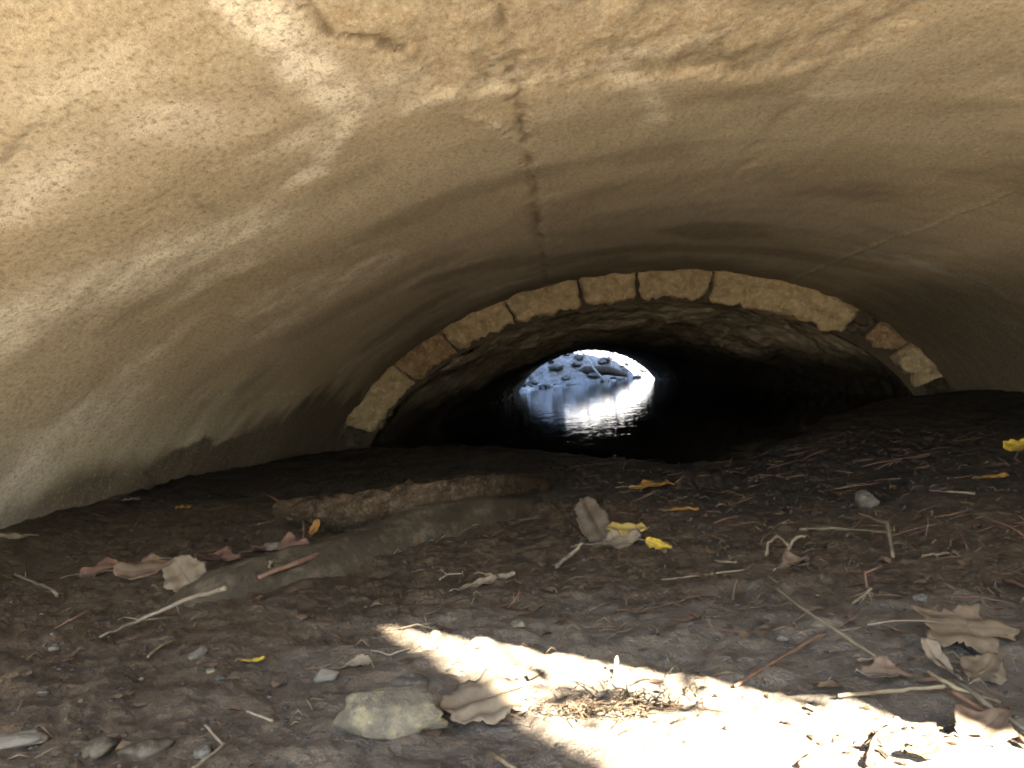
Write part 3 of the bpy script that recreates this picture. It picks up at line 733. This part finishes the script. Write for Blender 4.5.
L('fallen_leaf', 'brown dry leaf curled at right end of twig tangle', M['bleaf'], 795, 566, .09, R(30), 4, .4, .5, (R(10), 0), .6, seed=30)
L('fallen_leaf', 'white curled leaf scrap, right of two small pale scraps', M['dleaf'], 357, 668, .055, R(20), 0, .3, .8, (R(15), 0), .7, seed=31)
L('fallen_leaf', 'small yellow leaf scrap above the L shaped twig', M['yleaf'], 253, 663, .045, R(0), 0, .4, .4, (0, 0), .7, seed=32)
L('fallen_leaf', 'orange leaf scrap in sunlight at the bottom right corner', M['oleaf'], 925, 755, .045, R(10), 4, .4, .5, (R(10), 0), .7, seed=33)
L('fallen_leaf', 'brown leaf at the bottom right corner in shade', M['bleaf'], 985, 735, .10, R(30), 4, .4, .5, (R(15), 0), .7, seed=34)
L('fallen_leaf', 'pale leaf standing upright at the upper edge of the sun patch', M['dleaf'], 617, 672, .03, R(80), 0, .7, .2, (R(65), 0), .5, seed=35, lift=0)

# --- stones
stone('rock', 'largest rock on the floor, yellowish, in front of the tan leaf', M['ystone'], 398, 722, .158, .10, .075, R(-8), 3, .30, cat='rock', rugged=.22)
stone('rock', 'low flat grey rock behind the yellowish rock', M['stone'], 410, 688, .07, .05, .035, 0, 5, .4, cat='rock')
stone('pebble', 'small white pebble, left of two pale scraps near bottom centre', M['pstone'], 326, 680, .042, .03, .032, 0, 6, .3)
stone('pebble', 'flat pale stone at the bottom left corner', M['pstone'], 18, 744, .085, .045, .022, R(10), 7, .3)
stone('rock', 'rounded grey stone at the dark water edge at right', M['stone'], 866, 508, .065, .06, .065, 0, 8, .25, cat='rock')
stone('pebble', 'pale pebble in leaf debris left of bark log', M['pstone'], 272, 550, .06, .045, .035, 0, 9, .3)
stone('pebble', 'grey pebble in the litter clump on the sun patch', M['stone'], 604, 702, .026, .022, .02, 0, 10, .2)
stone('pebble', 'mud coloured stone at bottom left beside the flat pale stone', M['mudlog'], 100, 748, .06, .05, .03, 0, 11, .4)
stone('pebble', 'low brownish stone at bottom left right of the mud coloured stone', M['mudlog'], 148, 752, .08, .05, .03, R(10), 12, .4)
stone('pebble', 'bluish grey pebble in mud near the reddish twigs', M['pstone'], 782, 640, .02, .018, .014, 0, 13, .3)
GR = 'scattered small pebbles on the mud'
for k in range(12):
    px = random.uniform(20, 1010); py = random.uniform(590, 765)
    if 380 < px < 980 and py > 640: continue
    s = random.uniform(.012, .03)
    stone('pebble', 'small pebble half sunk in the mud', M[random.choice(['stone', 'stone', 'ystone', 'pstone'])], px, py, s * 1.3, s, s * .7, random.uniform(0, 3), 100 + k, .35, GR)

# --- twigs and sticks
T = twig
T('forked_twig', 'pale forked twig lying before the leaf heap at the left', M['twig'], [(100, 637), (140, 620), (185, 600), (226, 588)], .003, .0062, [.008, .02, .045, .07], [[(138, 620), (125, 618), (118, 621)], [(160, 608), (178, 618)], [(192, 600), (180, 619)], [(205, 596), (214, 604)]], wob=.8)
T('twig', 'short twig with a little fork near the left edge', M['twig'], [(14, 577), (35, 585), (58, 598)], .004, .006, None, [[(25, 581), (27, 570, .03)]])
T('twig', 'pale twig bent like an elbow rising from the mud at right', M['twig'], [(858, 513), (887, 523), (893, 557)], .0045, .004, [.02, .06, .01])
T('twig', 'thin pale stalk lying level behind the elbow twig', M['straw'], [(800, 532), (840, 531), (888, 535)], .004, .003)
T('stick', 'long straight stick slanting down across the right floor', M['twig'], [(772, 585), (808, 612), (846, 637), (880, 660)], .0022, .003, [.012, .02, .015, .006], [[(846, 637), (853, 641, .02)]])
T('stick', 'reddish forked stick above the sun patch', M['redtwig'], [(735, 690), (775, 665), (800, 650), (826, 636)], .0024, .0028, None, [[(770, 668), (752, 668), (745, 672)], [(775, 665), (762, 682), (757, 688)]])
T('stick', 'pale stalk pointing left along the edge of the sun patch', M['straw'], [(838, 696), (890, 691), (945, 686)], .0028, .0028, [.01, .015, .02])
T('stick', 'thick pale stalk running off the bottom right edge', M['twig'], [(955, 680), (985, 703), (1030, 733)], .0027, .0033, [.02, .015, .01])
T('stick', 'split stalk crossing the pale stalks at lower right', M['straw'], [(928, 672), (955, 688), (1000, 702)], .003, .002, [.03, .02, .01])
T('stick', 'broad brown stalk behind the thick pale stalk at right', M['redtwig'], [(950, 690), (985, 712), (1030, 745)], .003, .003, [.01, .008, .008])
T('twig', 'L shaped pale twig at the bottom left of centre', M['twig'], [(205, 725), (224, 745), (188, 772)], .0022, .0025, [.012, .004, .008])
T('twig', 'short white twig above the L shaped one', M['twig'], [(247, 711), (273, 721)], .0022, .0022, [.012, .005])
T('twig', 'short pale twig at the bottom centre edge', M['straw'], [(494, 754), (518, 772)], .0028, .003, [.008, .008])
T('twig', 'curved white twig left of the sun patch tip', M['twig'], [(371, 650), (390, 655), (410, 648)], .0022, .002, [.008, .003, .008])
T('twig', 'fine arched stem over the tip of the sun patch', M['twig'], [(398, 629), (418, 624), (436, 630)], .0013, .0012, [.004, .02, .004])
T('twig', 'short stick leaning behind leaves in the middle of the floor', M['twig'], [(556, 567), (570, 555), (583, 543)], .005, .004, [.005, .02, .04])
T('twig', 'thin crossed twig in front of the smooth log', M['twig'], [(440, 582), (447, 577), (464, 576)], .003, .002, None, [[(447, 577), (440, 572, .012)]])
T('stick', 'brown stick wedged along the back of the smooth log', M['redtwig'], [(258, 578), (300, 562), (345, 545)], .006, .008, [.03, .045, .055])
T('twig', 'small bent stem beside the stick behind the smooth log', M['straw'], [(270, 578), (270, 562), (282, 560)], .005, .004, [.01, .06, .05])
T('twig', 'grey twig lying on mud at the left middle', M['twig'], [(148, 660), (160, 650), (174, 643)], .003, .003)
T('twig', 'short blunt stub of wood at left middle', M['stone'], [(190, 659), (205, 648)], .008, .010, [.004, .008])
T('twig', 'curled pale tendril rising at the right middle', M['straw'], [(766, 556), (768, 543), (778, 536), (788, 545)], .004, .003, [.005, .03, .05, .04])
T('twig', 'arched dead stalk beside the curled tendril', M['straw'], [(783, 560), (790, 545), (797, 537), (805, 536)], .0045, .003, [.005, .04, .06, .06])
T('twig', 'thin hooked stem above the straw tuft', M['redtwig'], [(867, 588), (865, 573), (882, 566)], .0025, .002, [.005, .03, .035])
T('straw_tuft', 'small splayed tuft of yellow straw below the hooked stem', M['straw'], [(852, 604), (862, 597), (872, 588)], .003, .003, [.006, .012, .03], [[(868, 590, .02), (845, 601, .004)], [(868, 590, .02), (860, 606, .004)], [(868, 590, .02), (872, 604, .004)], [(868, 590, .02), (880, 599, .004)]])
T('twig', 'pale short stalk at foot of long straight stick', M['twig'], [(858, 660), (878, 658)], .0025, .002, [.006, .006])
T('twig', 'reddish twig lying in the sun at the bottom right', M['redtwig'], [(800, 770), (812, 760), (826, 753)], .003, .002)
T('twig', 'reddish branched twig in sunlight near the bottom right corner', M['redtwig'], [(868, 770), (872, 750), (880, 738), (893, 728)], .003, .002, None, [[(875, 745), (885, 748)], [(872, 752), (862, 760)], [(878, 740), (874, 733)]])
T('twig', 'dark slanting twig on the sun patch', M['redtwig'], [(668, 708), (675, 700), (682, 693)], .0025, .002, [.004, .012, .02])
T('twig', 'pair of straw bits on the mud by the middle right', M['straw'], [(716, 563), (737, 565)], .0035, .003, None)
T('twig', 'long thin straw on mud left of middle right', M['straw'], [(662, 582), (700, 578), (745, 572)], .0028, .002, None)
T('twig', 'pale level twig at the water edge by the right wall', M['straw'], [(922, 559), (950, 556)], .004, .003, None)
T('twig', 'thin stick on the dark mud near the right edge', M['twig'], [(930, 493), (975, 496)], .004, .003, None)
T('twig', 'reddish stalk on the mud at the right edge', M['redtwig'], [(1005, 583), (1030, 592)], .004, .004, None)

# --- uncountable litter
def litter():
    m = MB(); rs = np.random.default_rng(5)
    for k in range(3600):
        d = rs.random()
        if k < 2200: x = rs.normal(.75, .7); y = rs.uniform(1.1, 4.6)
        else: x = rs.uniform(-2.2, 2.4); y = rs.uniform(1.0, 5.5)
        if fbm(x * 1.7, y * 1.7, 140, 2) < -.05 and k % 3: continue
        z = gz(x, y)
        if z < WZ - .01 or (y > 3.1 and k % 4): continue
        a = rs.uniform(0, math.pi) * .8 - .3; ln = rs.uniform(.008, .045) * (1.9 if d > .93 else 1); r = rs.uniform(.0005, .0014)
        p = Vector((x, y, z + r)); dr = Vector((math.cos(a), math.sin(a), 0)) * ln
        q1 = p + dr * .5 + Vector((0, 0, rs.uniform(-.001, .012))) + Vector((-dr.y, dr.x, 0)) * rs.normal() * .12; q2 = p + dr
        q2.z = gz(q2.x, q2.y) + r; q1.z = max(q1.z, gz(q1.x, q1.y) + r)
        m.tube([p, q1, q2], [r, r * 1.1, r * .6], 4)
    tag(m.build('straw_litter', M['straw']), 'fine straw and twig litter scattered over the mud', 'litter', kind='stuff')
    m = MB()
    for k in range(330):
        x = rs.uniform(.0, 2.0) if k % 4 else rs.uniform(-2, 2); y = rs.uniform(1.35, 4.4); z = gz(x, y)
        a = rs.normal() * .9 + .2; ln = rs.uniform(.02, .15) ; r = rs.uniform(.0006, .0019)
        if z < WZ: continue
        dr = Vector((math.cos(a), math.sin(a), 0)) * ln; p = Vector((x, y, z + r)); q = p + dr; q.z = gz(q.x, q.y) + r + max(0, rs.normal()) * .02
        c = p.lerp(q, rs.uniform(.3, .7)) + Vector((-dr.y, dr.x, 0)) * rs.normal() * .15; c.z = max(gz(c.x, c.y) + r, c.z)
        m.tube([p, c, q], [r, r, r * .6], 5, .1)
    tag(m.build('twig_litter', M['redtwig']), 'reddish brown twig and stem litter, thickest over the right side', 'litter', kind='stuff')
    m = MB()
    for k in range(1900):
        if k < 1100: x = rs.normal(.7, .8); y = rs.uniform(1.2, 4.8)
        else: x = rs.uniform(-2.2, 2.4); y = rs.uniform(.95, 5.5)
        z = gz(x, y)
        if z < WZ or (y > 3.1 and k % 4): continue
        s = rs.uniform(.005, .022); t = rs.uniform(0, 6.28); n = 6
        ring = []
        tx, ty = rs.normal() * .4, rs.normal() * .4
        for j in range(n):
            aa = t + j * 2 * math.pi / n; rr = s * rs.uniform(.5, 1.1); dx, dy = math.cos(aa) * rr, math.sin(aa) * rr * .7
            ring.append((x + dx, y + dy, z + .003 + abs(tx * dx + ty * dy)))
        m.add(ring + [(x, y, z + .002 + s * .2)], [(j, (j + 1) % n, n) for j in range(n)])
    tag(m.build('leaf_crumb_litter', M['litter']), 'crumbled brown leaf bits scattered over the mud', 'litter', kind='stuff')
    m = MB()
    ico = [(0, 0, 1), (.89, 0, .45), (.28, .85, .45), (-.72, .53, .45), (-.72, -.53, .45), (.28, -.85, .45), (.72, .53, -.45), (-.28, .85, -.45), (-.89, 0, -.45), (-.28, -.85, -.45), (.72, -.53, -.45), (0, 0, -1)]
    fi = [(0, 1, 2), (0, 2, 3), (0, 3, 4), (0, 4, 5), (0, 5, 1), (1, 6, 2), (2, 7, 3), (3, 8, 4), (4, 9, 5), (5, 10, 1), (6, 7, 2), (7, 8, 3), (8, 9, 4), (9, 10, 5), (10, 6, 1), (11, 7, 6), (11, 8, 7), (11, 9, 8), (11, 10, 9), (11, 6, 10)]
    for k in range(2300):
        x = rs.uniform(-1.9, 1.9); y = 1.0 + 3.2 * rs.random() ** 1.6
        if fbm(x * 2.1, y * 2.1, 150, 2) < .0 and k % 4: continue
        z = gz(x, y); s = rs.uniform(.002, .0065) * (1.7 if k % 23 == 0 else 1)
        m.add([(x + v[0] * s * rs.uniform(.8, 1.4), y + v[1] * s, z + v[2] * s * .6) for v in ico], fi)
    tag(m.build('gravel', M['gravel']), 'fine gravel grains in the mud', 'gravel', kind='stuff')
    m = MB()
    for k in range(55):
        t = rs.random(); px = 470 + 540 * t + rs.normal() * 15; py = 690 + 45 * t + rs.normal() * 22 + (18 if t > .7 else 0)
        if py > 768 or (k % 2 and t < .5): continue
        c = gp(px, py); s_ = rs.uniform(.0012, .0045); a = rs.uniform(0, 3.14); dx, dy = math.cos(a) * s_ * 1.8, math.sin(a) * s_ * 1.8
        q = [(c.x - dx, c.y - dy, c.z + .002), (c.x + dy * .4, c.y - dx * .4, c.z + .004), (c.x + dx, c.y + dy, c.z + .003), (c.x - dy * .4, c.y + dx * .4, c.z + .002 + s_ * .6)]
        m.add(q + [(v[0], v[1], v[2] - .002) for v in q], [(0, 1, 2, 3), (7, 6, 5, 4), (0, 4, 5, 1), (1, 5, 6, 2), (2, 6, 7, 3), (3, 7, 4, 0)])
    tag(m.build('bark_crumb_litter', M['bark'], smooth=False), 'dark bark crumbs over the sunlit mud', 'litter', kind='stuff')
    # litter clump on the sun patch
    m = MB(); c = gp(600, 712)
    for k in range(190):
        x = c.x + rs.normal() * .07; y = c.y + rs.normal() * .032; z = gz(x, y) + abs(rs.normal()) * .008
        a = rs.uniform(0, 3.14); ln = rs.uniform(.01, .05); r = rs.uniform(.0006, .0014); dr = Vector((math.cos(a), math.sin(a), rs.normal() * .25)) * ln
        p = Vector((x, y, z + r)); q = p + dr; q.z = max(q.z, gz(q.x, q.y))
        m.tube([p, p.lerp(q, .5) + Vector((0, 0, .003)), q], [r, r, r * .5], 4)
    tag(m.build('root_clump', M['bark'], loc=c), 'dark clump of roots and straw in the sun patch', 'debris', kind='stuff')
litter()

# ------------------------------------------------------------------ beyond the far mouth
def farthing():
    rs = random.Random(4)
    for k, (x, y, s) in enumerate([(-1.4, 32.2, .5), (-.8, 33.0, .7), (.2, 33.4, .5), (1.3, 34.2, .8), (2.2, 34.9, .55), (.6, 35.0, .8), (-.3, 34.6, .9), (1.9, 36.0, .9), (3.0, 36.2, .7), (-2.0, 34.0, .9), (3.8, 36.8, .9), (-1.0, 36.2, 1.0), (.9, 37.2, 1.1)]):
        stone('boulder', 'grey boulder on the bank outside the far mouth', M['rock'], 0, 0, s * .8, s * .6, s * .38, rs.uniform(0, 3), 200 + k, .3, 'boulders on the far bank', 'boulder', pt=(x, y, gz(x, y)), rugged=.25)
    for k in range(90):
        x = rs.uniform(-2.6, 4.2); y = rs.uniform(31.5, 38) + .3 * x; s = rs.uniform(.15, .42)
        if gz(x, y) > WZ - .1: stone('boulder', 'small cobble on the bank outside the far mouth', M['rock'], 0, 0, s * 1.3, s, s * .7, rs.uniform(0, 3), 300 + k, .25, 'cobbles on the far bank', 'stone', pt=(x, y, gz(x, y)), rugged=.25)
    for k in range(14):
        x = rs.uniform(-2.4, 3.6); y = rs.uniform(32.5, 37) + .3 * x; z = gz(x, y); a = rs.uniform(0, 3.14); ln = rs.uniform(.5, 1.6); m = MB()
        p = Vector((x, y, z + .05)); q = p + Vector((math.cos(a) * ln, math.sin(a) * ln, rs.uniform(.0, .7))); m.tube([p, p.lerp(q, .5) + Vector((0, 0, .06)), q], [.02, .016, .008], 5, .1)
        tag(m.build('fallen_branch', M['snag'], loc=p), 'thin pale fallen branch on the far bank', 'branch', 'fallen branches on the far bank')
    r0 = empty('driftwood_log', (1.6, 34.6, .2)); tag(r0, 'dark driftwood log on the bank framed by the far mouth', 'log')
    m = MB(); m.tube([(.3, 34.8, .25), (1.0, 34.5, .45), (1.9, 34.3, .40), (2.7, 34.6, .12)], [.10, .2, .2, .1], 12, .12); m.build('trunk', M['darkwood'], r0)
    for i, (a, b, lab) in enumerate((((.4, 36.5, 1.9), (1.7, 33.3, -.1), 'thin pale dead branch leaning across the far bank'), ((2.6, 37.5, 2.3), (2.0, 34.6, .2), 'second pale dead branch right of the first on far bank'))):
        m = MB(); A, B = Vector(a), Vector(b); m.tube([A, A.lerp(B, .4) + Vector((.1, 0, .05)), A.lerp(B, .7) + Vector((0, 0, .04)), B], [.03, .04, .045, .05], 6, .1)
        tag(m.build('dead_branch', M['snag'], loc=b), lab, 'branch')
    # brush clumps and trees
    for k in range(16):
        x = -3.4 + k * .62 + rs.uniform(-.2, .2); y = 38.2 + rs.uniform(-1, 2.5) + .45 * x; z = gz(x, y)
        m = MB()
        for j in range(70):
            a = rs.uniform(0, 6.28); t = rs.uniform(.1, .9); h = rs.uniform(.35, 1.1)
            p = Vector((x + rs.uniform(-.25, .25), y + rs.uniform(-.25, .25), z - .05)); q = p + Vector((math.cos(a) * t * h * .5, math.sin(a) * t * h * .5, h))
            m.tube([p, p.lerp(q, .5) + Vector((0, 0, .08)), q], [.012, .01, .004], 3)
        tag(m.build('brush', M['brush'], loc=(x, y, z)), 'dry tan brush on the far bank', 'bush', 'brush along the far bank')
    def tree(x, y, h, r, label, group=None):
        z = gz(x, y) - .2; base = Vector((x, y, z)); r0 = empty('bare_tree', base); tag(r0, label, 'tree', group)
        m = MB(); P = [base + Vector((rs.uniform(-.1, .1) * i * .5, rs.uniform(-.1, .1) * i * .5, h * i / 6)) for i in range(7)]
        m.tube(P, [r * 1.25] + [r * (1 - i / 7.5) for i in range(1, 7)], 14, .05); m.build('trunk', M['treebark'], r0)
        m = MB()
        def grow(p, d, ln, rr, lv):
            q = p + d * ln; m.tube([p, p.lerp(q, .5) + Vector((rs.uniform(-1, 1), rs.uniform(-1, 1), .3)) * ln * .08, q], [rr, rr * .8, rr * .55], 5)
            if lv:
                for _ in range(3):
                    n = (d + Vector((rs.uniform(-1, 1), rs.uniform(-1, 1), rs.uniform(-.2, .8))) * .75).normalized(); grow(p.lerp(q, rs.uniform(.5, 1)), n, ln * .68, rr * .55, lv - 1)
        for i in range(2, 7):
            for _ in range(3):
                a = rs.uniform(0, 6.28); grow(P[i], Vector((math.cos(a), math.sin(a), .7)).normalized(), h * .2, r * .3, 3)
        m.build('crown', M['treebark'], r0)
    for i, (x, y) in enumerate([(-2.5, 44), (.2, 47), (2.4, 45), (4.6, 48), (6.5, 44), (-5, 47), (9, 50), (1.3, 53)]):
        tree(x, y, 7, .14 + .03 * (i % 3), 'bare tree beyond the far bank', 'bare trees beyond the far bank')
    return tree
tree = farthing()

# ------------------------------------------------------------------ light
# unseen leafy clump added over the head wall to dapple the sun patch
def shade_clump():
    rs = random.Random(9); tgt = gp(602, 698); e = math.tan(R(35.7))
    k = (tgt.y - (float(ymouth(1.0)) - .42)) / .848
    c = tgt + Vector((.53 * k, -.848 * k, e * k)); root = empty('added_shade_clump', (c.x, c.y, 2.15)); tag(root, 'unseen leafy clump added over the near head wall to dapple the sun', 'shade_clump')
    m = MB(); m.tube([Vector((c.x, c.y, 2.2)), Vector((c.x + .03, c.y - .02, 1.9)), c + Vector((-.05, 0, .04)), c + Vector((.08, 0, -.03))], [.008, .006, .004, .002], 6); m.build('stem', M['twig'], root)
    m = MB()
    for i in range(46):
        p = c + Vector((rs.gauss(0, .085), rs.gauss(0, .02), rs.gauss(0, .032))); s_ = rs.uniform(.012, .024); a = Vector((rs.uniform(-1, 1), rs.uniform(-.4, .4), rs.uniform(-1, 1))).normalized(); b = a.orthogonal().normalized()
        q = [p - a * s_, p + b * s_ * .6, p + a * s_, p - b * s_ * .6]; n = a.cross(b) * .0008
        m.add([v + n for v in q] + [v - n for v in q], [(0, 1, 2, 3), (7, 6, 5, 4), (0, 4, 5, 1), (1, 5, 6, 2), (2, 6, 7, 3), (3, 7, 4, 0)])
    m.build('foliage', M['bleaf'], root)
shade_clump()
SUN_EL = R(35.7); hx, hy = -.53, .848                      # direction in which the light travels on the ground
sd = Vector((hx * math.cos(SUN_EL), hy * math.cos(SUN_EL), -math.sin(SUN_EL)))
# unseen tree added so its trunk shades the left of the near mouth
n_ = Vector((.848, .53)); c_ = .52 - .62                    # centre line of its shadow band
pt_ = n_ * c_ + Vector((.53, -.848)) * 4.2
tb = Vector((pt_.x, pt_.y, gz(pt_.x, pt_.y) - .2)); r0 = empty('added_shade_tree', tb); tag(r0, 'unseen thick tree trunk added outside the near mouth to shade it', 'tree')
m = MB(); m.tube([tb, tb + Vector((0, 0, .6)), tb + Vector((0, 0, 3)), tb + Vector((0, 0, 7)), tb + Vector((.2, 0, 10))], [.8, .64, .62, .6, .4], 30, .03); m.build('trunk', M['treebark'], r0)
m = MB()
for k in range(7):
    a = k * .9; p = tb + Vector((0, 0, 6.5 + k * .5)); q = p + Vector((math.cos(a) * 2.5, math.sin(a) * 2.5, 2)); m.tube([p, p.lerp(q, .5) + Vector((0, 0, .3)), q], [.18, .12, .05], 8, .05)
m.build('limbs', M['treebark'], r0)

sl = bpy.data.lights.new('sun', 'SUN'); sl.energy = 5.0; sl.angle = R(.53); sl.color = (1, .955, .88)
so = bpy.data.objects.new('sun', sl); COL.objects.link(so); so.rotation_euler = sd.to_track_quat('-Z', 'Y').to_euler(); so.location = (5, -8, 8)
w = bpy.data.worlds.new('World'); sc.world = w; w.use_nodes = True; nt = w.node_tree
sky = nt.nodes.new('ShaderNodeTexSky'); sky.sky_type = 'NISHITA'; sky.sun_disc = False
sky.sun_elevation = SUN_EL; sky.sun_rotation = math.atan2(-sd.x, -sd.y); sky.air_density = 1; sky.dust_density = .6
bg = nt.nodes['Background']; bg.inputs[1].default_value = .05; nt.links.new(sky.outputs[0], bg.inputs[0])

sc.view_settings.view_transform = 'Standard'; sc.view_settings.look = 'None'; sc.view_settings.gamma = 1; sc.view_settings.use_curve_mapping = False
sc.view_settings.exposure = 5.68
sc.render.engine = 'CYCLES'; cy = sc.cycles
cy.use_denoising = True; cy.max_bounces = 8; cy.diffuse_bounces = 5; cy.glossy_bounces = 3; cy.transmission_bounces = 2
cy.sample_clamp_indirect = 4; cy.filter_width = 1.9; cy.caustics_reflective = False; cy.caustics_refractive = False
